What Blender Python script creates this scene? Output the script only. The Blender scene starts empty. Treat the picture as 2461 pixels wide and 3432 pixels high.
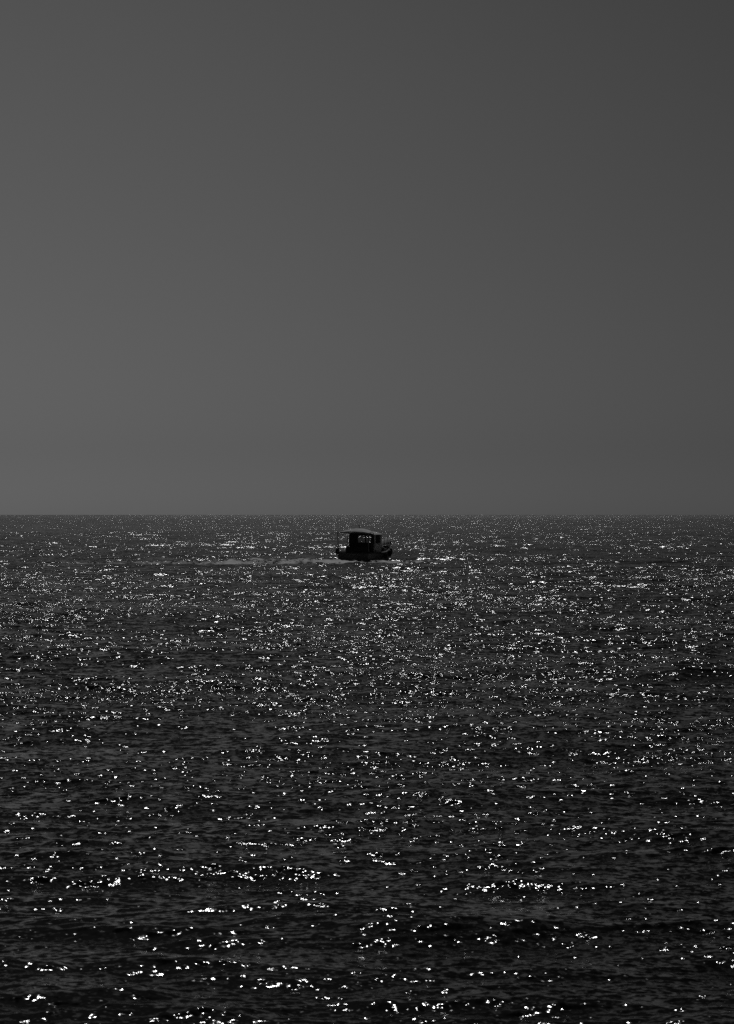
import bpy, math, random
import numpy as np
from mathutils import Vector, Matrix

C = bpy.context.scene
COL = C.collection
R = math.radians

# ------------------------------------------------------------------ camera
CAM_H = 3.6
cam_d = bpy.data.cameras.new('camera')
cam = bpy.data.objects.new('camera', cam_d); COL.objects.link(cam)
cam_d.sensor_fit = 'VERTICAL'; cam_d.sensor_height = 36.0; cam_d.lens = 120.0
cam_d.clip_start = 0.5; cam_d.clip_end = 90000
cam.location = (0, 0, CAM_H)
cam.rotation_euler = (R(90.045), 0, 0)
cam_d.dof.use_dof = True; cam_d.dof.focus_distance = 269.0; cam_d.dof.aperture_fstop = 13.0
C.camera = cam

# ------------------------------------------------------------------ sky, sun, exposure
SUN_EL, SUN_AZ = 46.0, 0.5       # azimuth from +Y, negative = left of the view
world = bpy.data.worlds.new('World'); C.world = world; world.use_nodes = True
wt = world.node_tree; wn = wt.nodes; wl = wt.links; wn.clear()
sky = wn.new('ShaderNodeTexSky'); sky.sky_type = 'NISHITA'; sky.sun_disc = False
sky.sun_elevation = R(SUN_EL); sky.sun_rotation = R(SUN_AZ)
sky.air_density = 1.0; sky.dust_density = 1.2; sky.ozone_density = 1.0
# black-and-white film behind a red filter: the red part of the sky's light only
sepc = wn.new('ShaderNodeSeparateColor'); wl.new(sky.outputs[0], sepc.inputs[0])
# sky values rise to the left and drop to the right: a slow change with compass direction
tcw = wn.new('ShaderNodeTexCoord'); sxyz = wn.new('ShaderNodeSeparateXYZ'); wl.new(tcw.outputs['Generated'], sxyz.inputs[0])
mr = wn.new('ShaderNodeMapRange'); mr.interpolation_type = 'SMOOTHERSTEP'
wl.new(sxyz.outputs[0], mr.inputs[0])
for i_, v_ in enumerate((-0.30, 0.30, 1.32, 0.58)): mr.inputs[i_+1].default_value = v_
mul = wn.new('ShaderNodeMath'); mul.operation = 'MULTIPLY'; wl.new(sepc.outputs[0], mul.inputs[0]); wl.new(mr.outputs[0], mul.inputs[1])
mr2 = wn.new('ShaderNodeMapRange'); mr2.interpolation_type = 'SMOOTHSTEP'; wl.new(sxyz.outputs[2], mr2.inputs[0])
for i_, v_ in enumerate((0.11, 0.45, 1.0, 0.22)): mr2.inputs[i_+1].default_value = v_     # the filter darkens the blue overhead
bw = wn.new('ShaderNodeMath'); bw.operation = 'MULTIPLY'; wl.new(mul.outputs[0], bw.inputs[0])
mr3 = wn.new('ShaderNodeMapRange'); mr3.interpolation_type = 'SMOOTHSTEP'; wl.new(sxyz.outputs[2], mr3.inputs[0])
for i_, v_ in enumerate((0.0, 0.022, 1.24, 1.02)): mr3.inputs[i_+1].default_value = v_    # pale air low down
mm = wn.new('ShaderNodeMath'); mm.operation = 'MULTIPLY'; wl.new(mr2.outputs[0], mm.inputs[0]); wl.new(mr3.outputs[0], mm.inputs[1]); wl.new(mm.outputs[0], bw.inputs[1])
bg = wn.new('ShaderNodeBackground'); bg.inputs[1].default_value = 0.05
wo = wn.new('ShaderNodeOutputWorld')
wl.new(bw.outputs[0], bg.inputs[0]); wl.new(bg.outputs[0], wo.inputs[0])

sd = bpy.data.lights.new('sun', 'SUN'); sd.energy = 5.0; sd.angle = R(0.53); sd.color = (1, 1, 1)
sun = bpy.data.objects.new('sun', sd); COL.objects.link(sun)
az, el = R(SUN_AZ), R(SUN_EL)
sdir = Vector((math.sin(az)*math.cos(el), math.cos(az)*math.cos(el), math.sin(el)))
sun.rotation_euler = sdir.to_track_quat('Z', 'Y').to_euler()
sun.location = (0, 0, 60)

C.view_settings.view_transform = 'Standard'; C.view_settings.look = 'None'
C.view_settings.exposure = -2.4; C.view_settings.gamma = 1.0
C.cycles.use_denoising = False
C.cycles.max_bounces = 6
C.cycles.sample_clamp_direct = 60

# ------------------------------------------------------------------ helpers
def prop(o, label=None, cat=None, group=None, kind=None):
    if label: o['label'] = label
    if cat: o['category'] = cat
    if group: o['group'] = group
    if kind: o['kind'] = kind
    return o

def math_n(nt, op, a, b=None, c=None):
    n = nt.nodes.new('ShaderNodeMath'); n.operation = op
    for i, v in enumerate((a, b, c)):
        if v is None: continue
        if isinstance(v, (int, float)): n.inputs[i].default_value = v
        else: nt.links.new(v, n.inputs[i])
    return n.outputs[0]

def vmath(nt, op, a, b=None, scale=None):
    n = nt.nodes.new('ShaderNodeVectorMath'); n.operation = op
    for i, v in enumerate((a, b)):
        if v is None: continue
        if isinstance(v, tuple): n.inputs[i].default_value = v
        else: nt.links.new(v, n.inputs[i])
    if scale is not None:
        if isinstance(scale, (int, float)): n.inputs['Scale'].default_value = scale
        else: nt.links.new(scale, n.inputs['Scale'])
    return n.outputs['Vector']

def noise(nt, vec, scale, detail=0.0, rough=0.5):
    n = nt.nodes.new('ShaderNodeTexNoise')
    n.inputs['Scale'].default_value = scale; n.inputs['Detail'].default_value = detail
    n.inputs['Roughness'].default_value = rough
    nt.links.new(vec, n.inputs['Vector'])
    return n

def mrange(nt, v, a, b, c, d, smooth=False):
    n = nt.nodes.new('ShaderNodeMapRange')
    if smooth: n.interpolation_type = 'SMOOTHSTEP'
    nt.links.new(v, n.inputs[0])
    for i, x in enumerate((a, b, c, d)): n.inputs[i+1].default_value = x
    return n.outputs[0]

def paint(name, grey, rough=0.5, var=0.25, scale=6.0, spec=0.4):
    """weathered paint / canvas / metal: grey value broken up by two noises"""
    m = bpy.data.materials.new(name); m.use_nodes = True
    nt = m.node_tree; b = nt.nodes['Principled BSDF']
    tc = nt.nodes.new('ShaderNodeTexCoord')
    n1 = noise(nt, tc.outputs['Object'], scale, 5, 0.6)
    v = mrange(nt, n1.outputs['Fac'], 0.3, 0.7, grey*(1-var), grey*(1+var))
    cc = nt.nodes.new('ShaderNodeCombineColor')
    for i in range(3): nt.links.new(v, cc.inputs[i])
    nt.links.new(cc.outputs[0], b.inputs['Base Color'])
    r = mrange(nt, n1.outputs['Fac'], 0.3, 0.7, max(0, rough-0.08), min(1, rough+0.12))
    nt.links.new(r, b.inputs['Roughness'])
    b.inputs['Specular IOR Level'].default_value = spec
    bp = nt.nodes.new('ShaderNodeBump'); bp.inputs['Strength'].default_value = 0.15; bp.inputs['Distance'].default_value = 0.01
    n2 = noise(nt, tc.outputs['Object'], scale*5, 3)
    nt.links.new(n2.outputs['Fac'], bp.inputs['Height']); nt.links.new(bp.outputs[0], b.inputs['Normal'])
    return m

def cloth(name, grey, trans):
    m = bpy.data.materials.new(name); m.use_nodes = True
    nt = m.node_tree; nt.nodes.clear()
    out = nt.nodes.new('ShaderNodeOutputMaterial')
    tc = nt.nodes.new('ShaderNodeTexCoord')
    n1 = noise(nt, tc.outputs['Object'], 3.0, 4, 0.6)
    v = mrange(nt, n1.outputs['Fac'], 0.3, 0.7, grey*0.8, min(1, grey*1.15))
    cc = nt.nodes.new('ShaderNodeCombineColor')
    for i in range(3): nt.links.new(v, cc.inputs[i])
    d = nt.nodes.new('ShaderNodeBsdfDiffuse'); t = nt.nodes.new('ShaderNodeBsdfTranslucent')
    nt.links.new(cc.outputs[0], d.inputs[0]); nt.links.new(cc.outputs[0], t.inputs[0])
    mx = nt.nodes.new('ShaderNodeMixShader'); mx.inputs[0].default_value = trans
    nt.links.new(d.outputs[0], mx.inputs[1]); nt.links.new(t.outputs[0], mx.inputs[2])
    nt.links.new(mx.outputs[0], out.inputs[0])
    return m

# ------------------------------------------------------------------ water: wave field
rng = np.random.default_rng(11)
DTH = 0.00040          # angular spacing of the fine sector
DRF = 0.00075          # radial spacing as a fraction of the radius
bands = []             # (wavelength_lo, kx, ky, amp, phase)
def slope_of(lam):     # rms slope carried by one octave
    if lam > 12: return 0.008
    if lam > 6:  return 0.014
    if lam > 3:  return 0.023
    if lam > 1.5: return 0.038
    if lam > .7: return 0.050
    return 0.070
lam = 24.0
while lam > 0.05:
    n = 28
    L = lam * 2**rng.uniform(0, 1, n)
    k = 2*np.pi/L
    ang = R(96) + rng.normal(0, R(27), n)           # travelling roughly along the view axis
    a = rng.rayleigh(1.0, n) / k
    kx, ky = k*np.cos(ang), k*np.sin(ang)
    a *= slope_of(lam) / math.sqrt(0.5*np.sum((a*k)**2))
    bands.append((lam, kx.astype(np.float32), ky.astype(np.float32), a.astype(np.float32), rng.uniform(0, 2*np.pi, n)))
    lam /= 2

def gust(x, y):
    """slow patches of rougher and calmer water"""
    g = 1 + 0.09*np.sin(x*0.11+y*0.035+1.3) * np.sin(y*0.052-x*0.02+0.4) \
          + 0.07*np.sin(x*0.31-y*0.12+2.0)*np.sin(y*0.17+x*0.05)
    return g

def waves(x, y, spacing, chop=0.75):
    """x, y float64 arrays; spacing = local grid spacing. Returns dx, dy, z"""
    dx = np.zeros(x.shape, np.float32); dy = np.zeros_like(dx); z = np.zeros_like(dx)
    g = gust(x, y).astype(np.float32)
    for lo, kx, ky, a, ph in bands:
        w = float(np.clip((lo/spacing - 2.6)/2.6, 0, 1))
        if w <= 0: continue
        gw = g if lo < 3 else 1.0
        zz = np.zeros_like(dx); xx = np.zeros_like(dx); yy = np.zeros_like(dx)
        for i in range(len(a)):
            p = np.remainder(x*float(kx[i]) + y*float(ky[i]) + ph[i], 2*np.pi).astype(np.float32)
            s = np.sin(p); c = np.cos(p)
            kk = math.hypot(kx[i], ky[i])
            zz += (w*a[i])*s
            if lo > 0.1:
                q = chop*w*float(a[i])/kk
                xx += (q*float(kx[i]))*c; yy += (q*float(ky[i]))*c
        z += gw*zz; dx += gw*xx; dy += gw*yy
    return dx, dy, z

# radii: fine geometric growth to 3 km, faster beyond
radii = [3.0]
while radii[-1] < 16: radii.append(radii[-1]*1.02)
while radii[-1] < 21: radii.append(radii[-1]*1.003)
while radii[-1] < 700: radii.append(radii[-1]*(1+DRF))
while radii[-1] < 4000: radii.append(radii[-1]*(1+DRF*2.5))
while radii[-1] < 60000: radii.append(radii[-1]*1.05)
radii = np.array(radii)
half = 0.135
fine = np.arange(-half, half+1e-9, DTH)
side = [half]
st = DTH
while side[-1] < math.pi - 0.12:
    st = min(st*1.12, 0.09); side.append(side[-1]+st)
side = np.array(side[1:])
theta = np.concatenate([-side[::-1], fine, side])
nr, nt_ = len(radii), len(theta)
co = np.zeros((nr, nt_, 3), np.float32)
st_, ct_ = np.sin(theta), np.cos(theta)
B = 64
for i0 in range(0, nr, B):
    rr = radii[i0:i0+B]
    x = rr[:, None]*st_[None, :]; y = rr[:, None]*ct_[None, :]
    j = min(i0+B, nr-1)
    sp = (radii[j]-radii[i0])/max(1, j-i0)*1.0
    dx, dy, z = waves(x, y, sp)
    # coarse side sectors only keep what they can resolve: damp towards the back
    co[i0:i0+B, :, 0] = x+dx; co[i0:i0+B, :, 1] = y+dy; co[i0:i0+B, :, 2] = z
damp = np.clip(1-(np.abs(theta)-half)/0.5, 0.25, 1).astype(np.float32)
co[:, :, 2] *= damp[None, :]

idx = (np.arange(nr)[:, None]*nt_ + np.arange(nt_)[None, :]).astype(np.int32)
q = np.stack([idx[:-1, :-1], idx[:-1, 1:], idx[1:, 1:], idx[1:, :-1]], -1).reshape(-1, 4)[:, ::-1]
# close the ring behind the camera
last, first = idx[:, -1], idx[:, 0]
q2 = np.stack([last[:-1], first[:-1], first[1:], last[1:]], -1)[:, ::-1]
q = np.ascontiguousarray(np.concatenate([q, q2]))
nv = nr*nt_
tri = np.stack([idx[0, :-1], idx[0, 1:], np.full(nt_-1, nv)], -1).astype(np.int32)
tri = np.concatenate([tri, np.array([[idx[0, -1], idx[0, 0], nv]], np.int32)])
verts = np.concatenate([co.reshape(-1), np.zeros(3, np.float32)])
me = bpy.data.meshes.new('sea')
me.vertices.add(nv+1); me.vertices.foreach_set('co', verts)
loops = np.concatenate([q.reshape(-1), tri.reshape(-1)]).astype(np.int32)
me.loops.add(len(loops)); me.loops.foreach_set('vertex_index', loops)
me.polygons.add(len(q)+len(tri))
ls = np.concatenate([np.arange(len(q))*4, len(q)*4 + np.arange(len(tri))*3]).astype(np.int32)
me.polygons.foreach_set('loop_start', ls)
me.polygons.foreach_set('use_smooth', np.ones(len(q)+len(tri), bool))
me.update(calc_edges=True)
sea = bpy.data.objects.new('sea', me); COL.objects.link(sea)
prop(sea, 'dark rippled sea glittering with sunlight out to the horizon', 'sea', kind='structure')
print('sea verts', nv, nr, nt_)

# water material: dark dielectric; ripples finer than the mesh come from world-space slope noises
m = bpy.data.materials.new('sea_water'); m.use_nodes = True
nt = m.node_tree; b = nt.nodes['Principled BSDF']
b.inputs['Base Color'].default_value = (0.004, 0.004, 0.004, 1)
b.inputs['IOR'].default_value = 1.333
b.inputs['Roughness'].default_value = 0.09   # driven by distance below
geo = nt.nodes.new('ShaderNodeNewGeometry')
P = geo.outputs['Position']
flat = vmath(nt, 'MULTIPLY', P, (1, 1, 0))
ln = nt.nodes.new('ShaderNodeVectorMath'); ln.operation = 'LENGTH'; nt.links.new(flat, ln.inputs[0])
dist = ln.outputs['Value']
gn = noise(nt, vmath(nt, 'MULTIPLY', flat, (0.5, 0.12, 0)), 0.16, 3, 0.55)
gn2 = noise(nt, vmath(nt, 'MULTIPLY', flat, (0.11, 0.10, 0)), 1.0, 2, 0.6)
gustf = math_n(nt, 'MULTIPLY', mrange(nt, gn.outputs['Fac'], 0.3, 0.7, 0.65, 1.3), mrange(nt, gn2.outputs['Fac'], 0.3, 0.7, 0.62, 1.32))
acc = None
for i, (lam, amp) in enumerate([(0.022, .055), (0.055, .075), (0.12, .08), (0.26, .08), (0.55, .075), (1.2, .06), (2.6, .05)]):
    rot = nt.nodes.new('ShaderNodeVectorRotate'); rot.inputs['Angle'].default_value = 0.5*i - 0.9*(i % 2)
    nt.links.new(flat, rot.inputs['Vector'])
    nz = noise(nt, vmath(nt, 'ADD', vmath(nt, 'MULTIPLY', rot.outputs[0], (1, 1, 0)), (13.7*i, 5.1*i, 3.3*i)), 0.8/lam)
    v = vmath(nt, 'SUBTRACT', nz.outputs['Color'], (0.5, 0.5, 0.5))
    # colour noise has a deviation of about 0.11 per channel
    v = vmath(nt, 'MULTIPLY', v, (amp*7.0, amp*9.0, 0))
    d0 = lam*1.0/(4.5*DRF)                    # distance from which the mesh no longer carries this octave
    if lam < 0.2:
        v = vmath(nt, 'SCALE', v, scale=mrange(nt, dist, 20, 200, 0.50 if lam < 0.03 else 0.95, 1.0))
    if d0 > 25:
        w = mrange(nt, dist, d0*0.5, d0*1.3, 0, 1, True)
        v = vmath(nt, 'SCALE', v, scale=w)
    acc = v if acc is None else vmath(nt, 'ADD', acc, v)
acc = vmath(nt, 'SCALE', acc, scale=gustf)
acc = vmath(nt, 'SCALE', acc, scale=mrange(nt, dist, 45, 300, 1.0, 0.52, True))
acc = vmath(nt, 'SCALE', acc, scale=mrange(nt, dist, 400, 3000, 1.0, 0.92, True))
# waves too small for the mesh hide their own lee sides seen from the shore: lean the mean facet shoreward with distance
lean = vmath(nt, 'SCALE', vmath(nt, 'NORMALIZE', flat), scale=math_n(nt, 'ADD', mrange(nt, dist, 22, 120, 0.0, -0.055), mrange(nt, dist, 250, 2500, 0.0, -0.04)))
acc = vmath(nt, 'ADD', acc, lean)
nt.links.new(math_n(nt, 'ADD', mrange(nt, dist, 20, 400, 0.05, 0.15), mrange(nt, dist, 500, 4500, 0, 0.08)), b.inputs['Roughness'])   # capillary ripples merge into gloss far out
N = vmath(nt, 'NORMALIZE', vmath(nt, 'ADD', geo.outputs['Normal'], acc))
nt.links.new(N, b.inputs['Normal'])
me.materials.append(m)

# ------------------------------------------------------------------ mesh building helpers
class MB:
    def __init__(s): s.v = []; s.f = []
    def add(s, vs, fs):
        o = len(s.v); s.v += [tuple(v) for v in vs]; s.f += [tuple(i+o for i in f) for f in fs]; return s
    def box(s, x0, x1, y0, y1, z0, z1):
        vs = [(x, y, z) for x in (x0, x1) for y in (y0, y1) for z in (z0, z1)]
        return s.add(vs, [(0,1,3,2), (4,6,7,5), (0,4,5,1), (2,3,7,6), (0,2,6,4), (1,5,7,3)])
    def tube(s, pts, r, n=10):
        pts = [Vector(p) for p in pts]; rings = []; vs = []
        rs = r if isinstance(r, (list, tuple)) else [r]*len(pts)
        for i, p in enumerate(pts):
            d = (pts[min(i+1, len(pts)-1)] - pts[max(i-1, 0)]).normalized()
            up = Vector((0, 0, 1)) if abs(d.z) < 0.9 else Vector((1, 0, 0))
            a = d.cross(up).normalized(); bb = d.cross(a).normalized()
            for k in range(n):
                t = 2*math.pi*k/n
                vs.append(p + (a*math.cos(t) + bb*math.sin(t))*rs[i])
        fs = []
        for i in range(len(pts)-1):
            for k in range(n):
                k2 = (k+1) % n
                fs.append((i*n+k, i*n+k2, (i+1)*n+k2, (i+1)*n+k))
        fs.append(tuple(range(n))[::-1]); fs.append(tuple((len(pts)-1)*n+k for k in range(n)))
        return s.add(vs, fs)
    def prism(s, poly, axis, a, b):
        """polygon of 2-D points extruded along axis 0/1/2 from a to b"""
        n = len(poly); vs = []
        for t in (a, b):
            for (p, q_) in poly:
                vs.append({0: (t, p, q_), 1: (p, t, q_), 2: (p, q_, t)}[axis])
        fs = [tuple(range(n))[::-1], tuple(range(n, 2*n))] + [(i, (i+1) % n, n+(i+1) % n, n+i) for i in range(n)]
        return s.add(vs, fs)
    def build(s, name, mat, parent=None, smooth=False, bevel=0.0, loc=None):
        me = bpy.data.meshes.new(name); me.from_pydata(s.v, [], s.f); me.validate(); me.update()
        import bmesh
        bm = bmesh.new(); bm.from_mesh(me); bmesh.ops.recalc_face_normals(bm, faces=bm.faces); bm.to_mesh(me); bm.free()
        me.materials.append(mat)
        if smooth: me.polygons.foreach_set('use_smooth', [True]*len(me.polygons))
        o = bpy.data.objects.new(name, me); COL.objects.link(o)
        if parent: o.parent = parent
        if loc: o.location = loc
        if bevel:
            bv = o.modifiers.new('bevel', 'BEVEL'); bv.width = bevel; bv.segments = 2; bv.limit_method = 'ANGLE'
        return o

M = dict(
    hull=paint('hull_paint', 0.10, 0.35), trim=paint('dark_rubber', 0.03, 0.6), deckm=paint('deck_wood', 0.16, 0.6, scale=12),
    cabin=paint('cabin_paint', 0.78, 0.4, var=0.12), roofm=paint('roof_paint', 0.22, 0.5), dark=paint('dark_canvas', 0.02, 0.8), metal=paint('dull_metal', 0.12, 0.35),
    board=paint('stern_board_paint', 0.19, 0.5), canvas=cloth('white_canvas', 0.74, 0.15), dodger=cloth('rail_canvas', 0.9, 0.6),
    wood=paint('bench_wood', 0.06, 0.6), post=paint('oiled_wood', 0.05, 0.5))
g = bpy.data.materials.new('cabin_glass'); g.use_nodes = True
nt = g.node_tree; nt.nodes.clear()
o_ = nt.nodes.new('ShaderNodeOutputMaterial'); tr = nt.nodes.new('ShaderNodeBsdfTransparent'); tr.inputs[0].default_value = (.6, .6, .6, 1)
gl = nt.nodes.new('ShaderNodeBsdfGlossy'); gl.inputs['Roughness'].default_value = 0.05; fr = nt.nodes.new('ShaderNodeFresnel')
mx = nt.nodes.new('ShaderNodeMixShader'); nt.links.new(fr.outputs[0], mx.inputs[0]); nt.links.new(tr.outputs[0], mx.inputs[1])
nt.links.new(gl.outputs[0], mx.inputs[2]); nt.links.new(mx.outputs[0], o_.inputs[0])
M['glass'] = g

# ------------------------------------------------------------------ the boat (local: x to starboard, y forward, z up)
YAW = R(-20)
boat = bpy.data.objects.new('motor_boat', None); COL.objects.link(boat)
boat.location = (-1.06, 258.5, -0.02); boat.rotation_euler = (0, R(1.2), YAW)
prop(boat, 'small dark motor boat with cabin and pale canopy, alone on the glittering sea', 'boat')

Lb = 8.4
def half_b(s):
    t = s/Lb
    return 1.26 + 0.12*math.sin(math.pi*min(t/0.8, 1)) if t < 0.35 else (1.26+0.12*math.sin(math.pi*min(t/0.8, 1)))*max(0.0, 1-((t-0.35)/0.65)**1.55)
def sheer(s):
    t = s/Lb
    return 0.80 - 0.25*t + 0.78*t*t
secs = []
NS = 29
for i in range(NS):
    s = Lb*i/(NS-1); t = s/Lb; bb = max(half_b(s), 0.015); zs = sheer(s)
    rake = 0.9*max(0, t-0.55)/0.45                     # the stem leans forward
    nar = 1-0.75*max(0, (t-0.35)/0.65)**1.3
    kz = -0.38 + 0.5*max(0, (t-0.8)/0.2)**2
    dk = min(0.38 + 0.6*max(0, t-0.35)/0.65, zs-0.12)
    th = min(0.07, bb*0.5)
    prof = [(0, kz, 0.9), (bb*0.62*nar, kz+0.14, 0.75), (bb*0.88*nar, -0.02, 0.6), (bb*(0.93*nar+0.03*(1-nar)), 0.22, 0.4),
            (bb*(0.97-0.12*(1-nar)), zs*0.62, 0.18), (bb, zs, 0.0), (bb-th, zs, 0.0), (bb-th, dk, 0.0), (0, dk+0.03, 0.0)]
    ring = [(p, s - rake*fr_*1.1, z) for (p, z, fr_) in prof]
    secs.append(ring)
hv = []; hf = []; np_ = len(secs[0])
for sgn in (1, -1):
    o = len(hv)
    for ring in secs: hv += [(sgn*p, y, z) for (p, y, z) in ring]
    for i in range(NS-1):
        for j in range(np_-1):
            hf.append((o+i*np_+j, o+i*np_+j+1, o+(i+1)*np_+j+1, o+(i+1)*np_+j))
h = MB().add(hv, hf)
# transom
tr_ = secs[0]; outl = [(p, z) for (p, y, z) in tr_[:6]] + [(-p, z) for (p, y, z) in tr_[5:0:-1]]
h.prism(outl, 1, -0.05, 0.02)
hull = h.build('hull', M['hull'], boat, smooth=False)
rr_ = MB()
for sgn in (1, -1):
    rr_.tube([(sgn*(half_b(Lb*i/28)+0.02), Lb*i/28, sheer(Lb*i/28)-0.06) for i in range(29)], 0.045, 8)
rr_.tube([(-1.27, -0.07, 0.74), (1.27, -0.07, 0.74)], 0.045, 8)
rr_.build('rub_rail', M['trim'], boat, smooth=True)
# curved stern board and swim step
arc = [(-0.62, 0.66), (0.62, 0.66)] + [(0.62*math.cos(a), 0.66-0.42*math.sin(a)) for a in [math.pi*k/14 for k in range(1, 14)]]
MB().prism(arc, 1, -0.10, -0.055).build('stern_board', M['board'], boat)
MB().box(-0.75, 0.75, -0.48, -0.10, 0.10, 0.16).build('swim_step', M['post'], boat, bevel=0.015)
rd = MB().prism([(-0.32, -0.35), (-0.10, -0.35), (-0.10, 0.09), (-0.26, 0.09)], 0, -0.03, 0.03)
rd.build('rudder', M['trim'], boat)
# stern bench, engine box
bn = MB().box(-1.12, 1.12, 0.10, 0.52, 0.78, 0.84).box(-0.62, 1.12, 0.03, 0.09, 0.84, 1.22)
for x in (-0.9, 0.0, 0.9): bn.box(x-0.03, x+0.03, 0.12, 0.50, 0.42, 0.78)
bn.build('stern_bench', M['dark'], boat, bevel=0.01)
MB().box(-0.55, 0.60, 0.75, 1.55, 0.42, 0.95).build('engine_box', M['wood'], boat, bevel=0.03)

# wheelhouse: four walls with openings
x0, x1, y0, y1, zb, zt = -1.0, 1.0, 1.75, 3.55, 0.40, 2.08
def wall_x(xa, xb, y_lo, y_hi, openings):     # wall in the y-z plane with rectangular openings
    mb = MB(); openings = sorted(openings); cur = y_lo
    for (a, b_, za, zc) in openings:
        mb.box(xa, xb, cur, a, zb, zt); mb.box(xa, xb, a, b_, zb, za); mb.box(xa, xb, a, b_, zc, zt); cur = b_
    mb.box(xa, xb, cur, y_hi, zb, zt); return mb
def wall_y(ya, yb, openings):
    mb = MB(); openings = sorted(openings); cur = x0
    for (a, b_, za, zc) in openings:
        mb.box(cur, a, ya, yb, zb, zt); mb.box(a, b_, ya, yb, zb, za); mb.box(a, b_, ya, yb, zc, zt); cur = b_
    mb.box(cur, x1, ya, yb, zb, zt); return mb
w = wall_y(y0, y0+0.05, [(-0.28, 0.92, 1.50, 2.05)]); w.build('aft_wall', M['dark'], boat)
wall_y(y1-0.05, y1, [(-0.92, -0.33, 1.42, 2.05), (-0.27, 0.27, 1.42, 2.05), (0.33, 0.92, 1.42, 2.05)]).build('front_wall', M['dark'], boat)
sw = [(2.20, 3.12, 1.50, 2.02)]
for xa, xb in ((-1.0, -0.95), (0.95, 1.0)):
    s_ = wall_x(xa, xb, y0+0.052, y1-0.052, sw).build('side_wall', M['cabin'], boat)
    xm = (xa+xb)/2
    MB().box(xm-0.006, xm+0.006, 2.20, 3.12, 1.50, 2.02).build('window_pane', M['glass'], s_)
    fr2 = MB(); xo = xb+0.002 if xa > 0 else xa-0.022
    fr2.box(xo, xo+0.02, 2.14, 3.18, 2.021, 2.07).box(xo, xo+0.02, 2.14, 3.18, 1.45, 1.499).box(xo, xo+0.02, 2.14, 2.199, 1.499, 2.021).box(xo, xo+0.02, 3.121, 3.18, 1.499, 2.021)
    fr2.build('window_frame', M['trim'], s_)
for (a, b_) in ((-0.92, -0.33), (-0.27, 0.27), (0.33, 0.92)):
    MB().box(a, b_, y1-0.031, y1-0.019, 1.42, 2.05).build('windscreen', M['glass'], boat)
# cambered cabin roof
pts_t = [(x, zt+0.22*(1-(x/1.08)**2)+0.045) for x in [1.08*math.cos(math.pi*k/16) for k in range(17)]]
pts_b = [(x, z-0.04) for x, z in reversed(pts_t)]
MB().prism(pts_t+pts_b, 1, y0-0.12, y1+0.15).build('cabin_roof', M['roofm'], boat)
MB().prism([(x, zt+0.22*(1-(x/1.0)**2)) for x in [1.0*math.cos(math.pi*k/16) for k in range(17)]], 1, y0, y0+0.05).build('roof_gable', M['dark'], boat)
# cabin trunk running forward of the wheelhouse
tk = MB().prism([(3.56, 0.45), (5.6, 0.72), (5.35, 1.02), (3.56, 1.30)], 0, -0.78, 0.80)
tk.build('cabin_trunk', M['cabin'], boat, bevel=0.05)
MB().box(0.802, 0.815, 3.95, 4.6, 0.86, 1.06).build('trunk_window', M['trim'], boat)
# dark weather curtains round the cockpit behind the wheelhouse
for sgn, ya, yb in ((-1, 0.95, 1.745), (1, 1.15, 1.745)):
    vs = []; n = 12
    for i in range(n+1):
        y = ya+(yb-ya)*i/n; off = 0.03*math.sin(i*2.1)
        for z in (0.75, 1.2, 1.7, 2.17): vs += [(sgn*(1.02+off*(0.4+0.6*(z < 1.6))-0.03), y, z), (sgn*(1.035+off*(0.4+0.6*(z < 1.6))-0.03), y, z)]
    fs = []
    for i in range(n):
        for k in range(3):
            a = i*8+k*2; b2 = a+8
            fs += [(a, b2, b2+2, a+2), (a+1, a+3, b2+3, b2+1)]
        fs += [(i*8, i*8+1, i*8+9, i*8+8), (i*8+6, i*8+14, i*8+15, i*8+7)]
    fs += [(0, 2, 3, 1), (2, 4, 5, 3), (4, 6, 7, 5)]; e = n*8; fs += [(e, e+1, e+3, e+2), (e+2, e+3, e+5, e+4), (e+4, e+5, e+7, e+6)]
    if sgn > 0: MB().add(vs, fs).build('cockpit_curtain', M['dark'], boat)
# helm
hl = MB().box(-0.35, 0.45, 3.0, 3.45, 0.42, 1.25); hl.build('helm_console', M['dark'], boat, bevel=0.02)
MB().tube([(0.05+0.17*math.cos(t), 2.93, 1.25+0.17*math.sin(t)) for t in [2*math.pi*k/20 for k in range(21)]], 0.015, 6).tube([(0.05, 3.0, 1.25), (0.05, 2.92, 1.25)], 0.03, 8).build('steering_wheel', M['trim'], boat)

# canopy: cambered cloth with turned-down edge, on four poles
cv = []; cf = []
nx, ny = 20, 12
cy0, cy1 = -0.25, 1.75
def canz(x, y):
    t = abs(x)/1.33
    f = (y-cy0)/(cy1-cy0)
    return 2.28 + 0.05*(1-t*t) + (0.22*(1-t**1.8)+0.03)*min(1, f/0.45)**0.9 - 0.05*max(0, f-0.45) - 0.012*math.cos(y*9)*(1-t) - 0.02*math.sin(x*6+y*3)*t
for j in range(ny+1):
    y = cy0+(cy1-cy0)*j/ny
    for i in range(nx+1):
        x = -1.33+2.66*i/nx
        cv.append((x*(1-0.26*j/ny), y, canz(x, y)))
for j in range(ny):
    for i in range(nx):
        a = j*(nx+1)+i; cf.append((a, a+1, a+nx+2, a+nx+1))
cn = MB().add(cv, cf)
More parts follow.
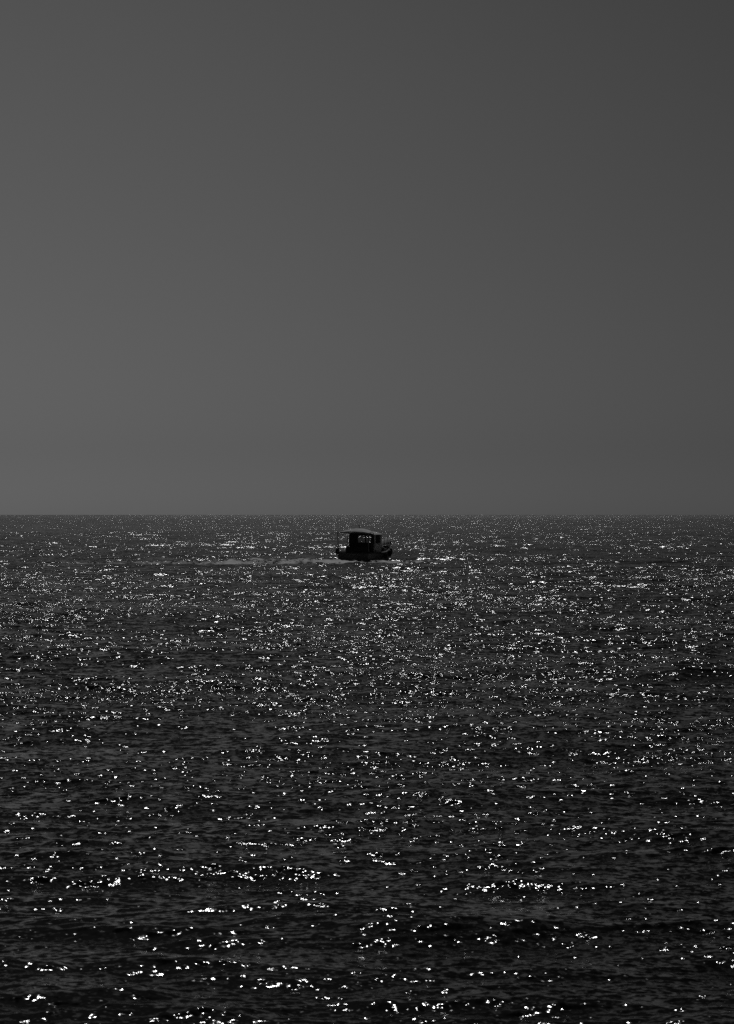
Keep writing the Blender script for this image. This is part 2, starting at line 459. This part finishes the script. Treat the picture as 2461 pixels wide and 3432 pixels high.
# valance along the after edge and both sides
for edge in ([(-1.33+2.66*i/nx, cy0) for i in range(nx+1)], [(-1.33*(1-0.26*j/ny), cy0+(cy1-cy0)*j/ny) for j in range(ny+1)], [(1.33*(1-0.26*j/ny), cy0+(cy1-cy0)*j/ny) for j in range(ny+1)]):
    vs = []
    for k, (x, y) in enumerate(edge):
        hgt = 0.03
        xe = x if y == cy0 else math.copysign(1.33, x)
        vs += [(x, y, canz(xe, y)), (x, y-(0.012 if k % 2 else 0) if y == cy0 else y, canz(xe, y)-hgt-0.008*(k % 2))]
    cn.add(vs, [(2*k, 2*k+1, 2*k+3, 2*k+2) for k in range(len(edge)-1)])
can = cn.build('canopy', M['canvas'], boat, smooth=True)
sol = can.modifiers.new('thickness', 'SOLIDIFY'); sol.thickness = 0.006
for sx in (-1, 1):
    for y in (-0.12, 1.62):
        MB().tube([(sx*1.22, y if y > 0 else 0.03, 0.78 if y < 1 else 0.66), (sx*(1.24 if y < 1 else 1.0), y, 2.25)], 0.03, 8).build('canopy_pole', M['metal'], boat, smooth=True)
MB().tube([(-1.24, -0.12, 2.22), (-0.6, -0.12, 2.25), (0.6, -0.12, 2.25), (1.24, -0.12, 2.22)], 0.028, 8).build('canopy_crossbar', M['metal'], boat)
# short mast with lamp on the wheelhouse roof
mst = MB().tube([(0.0, 1.35, 2.5), (-0.03, 1.25, 2.80)], [0.03, 0.022], 8).build('mast', M['trim'], boat, smooth=True)
MB().tube([(-0.03, 1.25, 2.79), (-0.035, 1.23, 2.87)], [0.045, 0.04], 10).build('mast_lamp', M['trim'], mst)
# side rails: stern quarter posts
for sx in (-1, 1):
    MB().tube([(sx*1.22, 0.05, 0.78), (sx*1.22, 0.05, 1.02), (sx*1.20, 0.06, 1.10)], [0.06, 0.055, 0.03], 8).build('mooring_post', M['post'], boat, smooth=True)
# bow rail
br = MB(); top = []; mid = []
stn = [4.7, 5.3, 5.9, 6.5, 7.1, 7.6, 8.0, 8.3]
for s in stn:
    hb = max(half_b(s)-0.05, 0.0); top.append((hb, s, sheer(s)+0.62)); mid.append((hb, s, sheer(s)+0.34))
ptop = top + [(0, 8.45, sheer(8.4)+0.64)] + [(-x, y, z) for (x, y, z) in reversed(top)]
pmid = mid + [(0, 8.40, sheer(8.4)+0.36)] + [(-x, y, z) for (x, y, z) in reversed(mid)]
br.tube(ptop, 0.014, 6); br.tube(pmid, 0.008, 6)
for sx in (-1, 1):
    for (x, y, z) in top: br.tube([(sx*x, y, sheer(y)-0.02), (sx*x, y, z)], 0.013, 6)
br.build('bow_rail', M['metal'], boat)
# laced canvas along the lower half of the bow rail
for sx in (-1, 1):
    vs = []; n = 40
    for i in range(n+1):
        s = 5.9+(8.25-5.9)*i/n; hb = max(half_b(s)-0.05, 0.0) + 0.02*math.sin(i*1.7)
        vs += [(sx*hb, s, sheer(s)+0.03), (sx*(hb+0.01), s, sheer(s)+0.56+0.04*math.sin(i*0.9))]
    dg = MB().add(vs, [(2*i, 2*i+1, 2*i+3, 2*i+2) for i in range(n)]).build('rail_canvas', M['dodger'], boat, smooth=True)
    sl = dg.modifiers.new('thickness', 'SOLIDIFY'); sl.thickness = 0.004
MB().box(-0.06, 0.06, 8.28, 8.42, 1.15, 1.55).build('stem_post', M['post'], boat, bevel=0.02)
an = MB().tube([(0.0, 8.05, 1.36), (0.0, 8.62, 1.24)], 0.025, 8).tube([(-0.18, 8.5, 1.02), (0, 8.66, 1.16), (0.18, 8.5, 1.02)], 0.022, 8)
an.build('anchor', M['metal'], boat)
for x in (-0.5, 0.45):
    MB().tube([(x, 6.3, 0.9), (x, 6.3, 1.12)], [0.05, 0.06], 8).build('bollard', M['trim'], boat)

# fenders hang from the boat: things of their own
bm_w = Matrix.Translation(boat.location) @ boat.rotation_euler.to_matrix().to_4x4()
def fender(local, label, ln_=0.42, rad=0.12):
    mb = MB(); prof = []
    for k in range(11):
        t = k/10; prof.append(max(0.02, rad*math.sin(math.pi*(0.06+0.88*t))**0.45))
    mb.tube([(0, 0, -ln_*k/10) for k in range(11)], prof, 12)
    e = bpy.data.objects.new('boat_fender', None); COL.objects.link(e)
    e.location = bm_w @ Vector(local); e.rotation_euler = boat.rotation_euler
    prop(e, label, 'fender', 'fenders hung along the boat sides')
    mb.build('fender_body', M['trim'], e, smooth=True)
    MB().tube([(0, 0, -0.01), (0, 0, 0.16), (-0.03 if local[0] > 0 else 0.03, 0, 0.22)], 0.01, 6).build('fender_rope', M['dark'], e)
def fp(s, sx=1, off=0.07, dz=0.10): return (sx*(half_b(s)+off), s, sheer(s)-dz)
fender(fp(6.9), 'black fender hanging below the bow rail, foremost on the starboard side', 0.5, 0.14)
fender(fp(5.6), 'black fender hanging beside the cabin trunk, second from the bow', 0.5, 0.13)
fender(fp(3.3), 'black fender hanging below the wheelhouse side window', 0.42, 0.11)
fender((-1.42, 0.25, 1.02), 'black fender hanging at the port stern corner under the thin canopy pole', 0.45, 0.10)

# ------------------------------------------------------------------ wake foam
def hash2(ix, iy, s):
    v = np.sin(ix*127.1+iy*311.7+s*74.7)*43758.5453
    return v-np.floor(v)
def vnoise(x, y, s):
    ix, iy = np.floor(x), np.floor(y); fx, fy = x-ix, y-iy
    fx = fx*fx*(3-2*fx); fy = fy*fy*(3-2*fy)
    a = hash2(ix, iy, s); b_ = hash2(ix+1, iy, s); c = hash2(ix, iy+1, s); d = hash2(ix+1, iy+1, s)
    return (a*(1-fx)+b_*fx)*(1-fy)+(c*(1-fx)+d*fx)*fy
foam_m = cloth('foam', 0.95, 0.2)
def foam(name, pts, widths, cov, label, seed, step=0.10, lift=0.05, hump=0.5):
    """a broken sheet of foam following the line pts on the waves"""
    pts = [Vector(p) for p in pts]; L = [0]
    for i in range(1, len(pts)): L.append(L[-1]+(pts[i]-pts[i-1]).length)
    n = int(L[-1]/step); vx = []; m_ = 0
    ts = np.linspace(0, L[-1], n+1); X = np.interp(ts, L, [p.x for p in pts]); Y = np.interp(ts, L, [p.y for p in pts])
    W = np.interp(ts, L, widths); CV = np.interp(ts, L, cov)
    tx, ty = np.gradient(X), np.gradient(Y); ll = np.hypot(tx, ty); nx_, ny_ = -ty/ll, tx/ll
    m_ = int(max(widths)/step)+2; u = np.linspace(-1, 1, m_+1)
    gx = X[:, None]+nx_[:, None]*W[:, None]*0.5*u; gy = Y[:, None]+ny_[:, None]*W[:, None]*0.5*u
    dist_ = float(np.mean(np.hypot(gx, gy)))
    dx, dy, z = waves(gx, gy, dist_*DRF)
    nn = 0.40*vnoise(gx*0.7, gy*0.35, seed)+0.34*vnoise(gx*2.9, gy*1.4, seed+1)+0.26*vnoise(gx*9, gy*6, seed+2)
    z = z+lift+hump*np.clip(0.6*vnoise(gx*0.9, gy*0.35, seed+5)+0.4*vnoise(gx*2.4, gy*0.9, seed+6)-0.3, 0, 1)*np.clip((nn-(1-CV[:, None]))*8, 0, 1)
    co_ = np.stack([gx+dx, gy+dy, z], -1).reshape(-1, 3)
    keep = nn > (1-CV[:, None]) + 0.25*(np.abs(u)[None, :]**3)
    kf = keep[:-1, :-1]
    ii = np.arange((n+1)*(m_+1)).reshape(n+1, m_+1)
    q_ = np.stack([ii[:-1, :-1], ii[:-1, 1:], ii[1:, 1:], ii[1:, :-1]], -1)[kf]
    used = np.unique(q_); remap = -np.ones(len(co_), int); remap[used] = np.arange(len(used))
    me_ = bpy.data.meshes.new(name); me_.from_pydata(co_[used].tolist(), [], remap[q_].tolist()); me_.update()
    me_.materials.append(foam_m)
    o = bpy.data.objects.new(name, me_); COL.objects.link(o)
    prop(o, label, 'foam', kind='stuff')
    return o
foam('wake_foam', [(-1.9, 255.5, 0), (-4.5, 253.8, 0), (-9, 251.5, 0), (-16, 249.5, 0), (-25, 248.0, 0)], [5.0, 9.0, 13.0, 13.0, 9.0],
     [0.70, 0.62, 0.50, 0.42, 0.32], 'thin pale trail of churned foam stretching left from the boat stern', 5, step=0.08, lift=0.10, hump=0.45)
foam('bow_foam', [(-0.6, 254.6, 0), (1.7, 255.4, 0), (3.0, 258.5, 0), (4.8, 261.5, 0)], [4.0, 4.4, 5.0, 4.0],
     [0.50, 0.50, 0.62, 0.46], 'pale broken foam along the starboard side of the hull', 9, step=0.08, lift=0.05, hump=0.22)
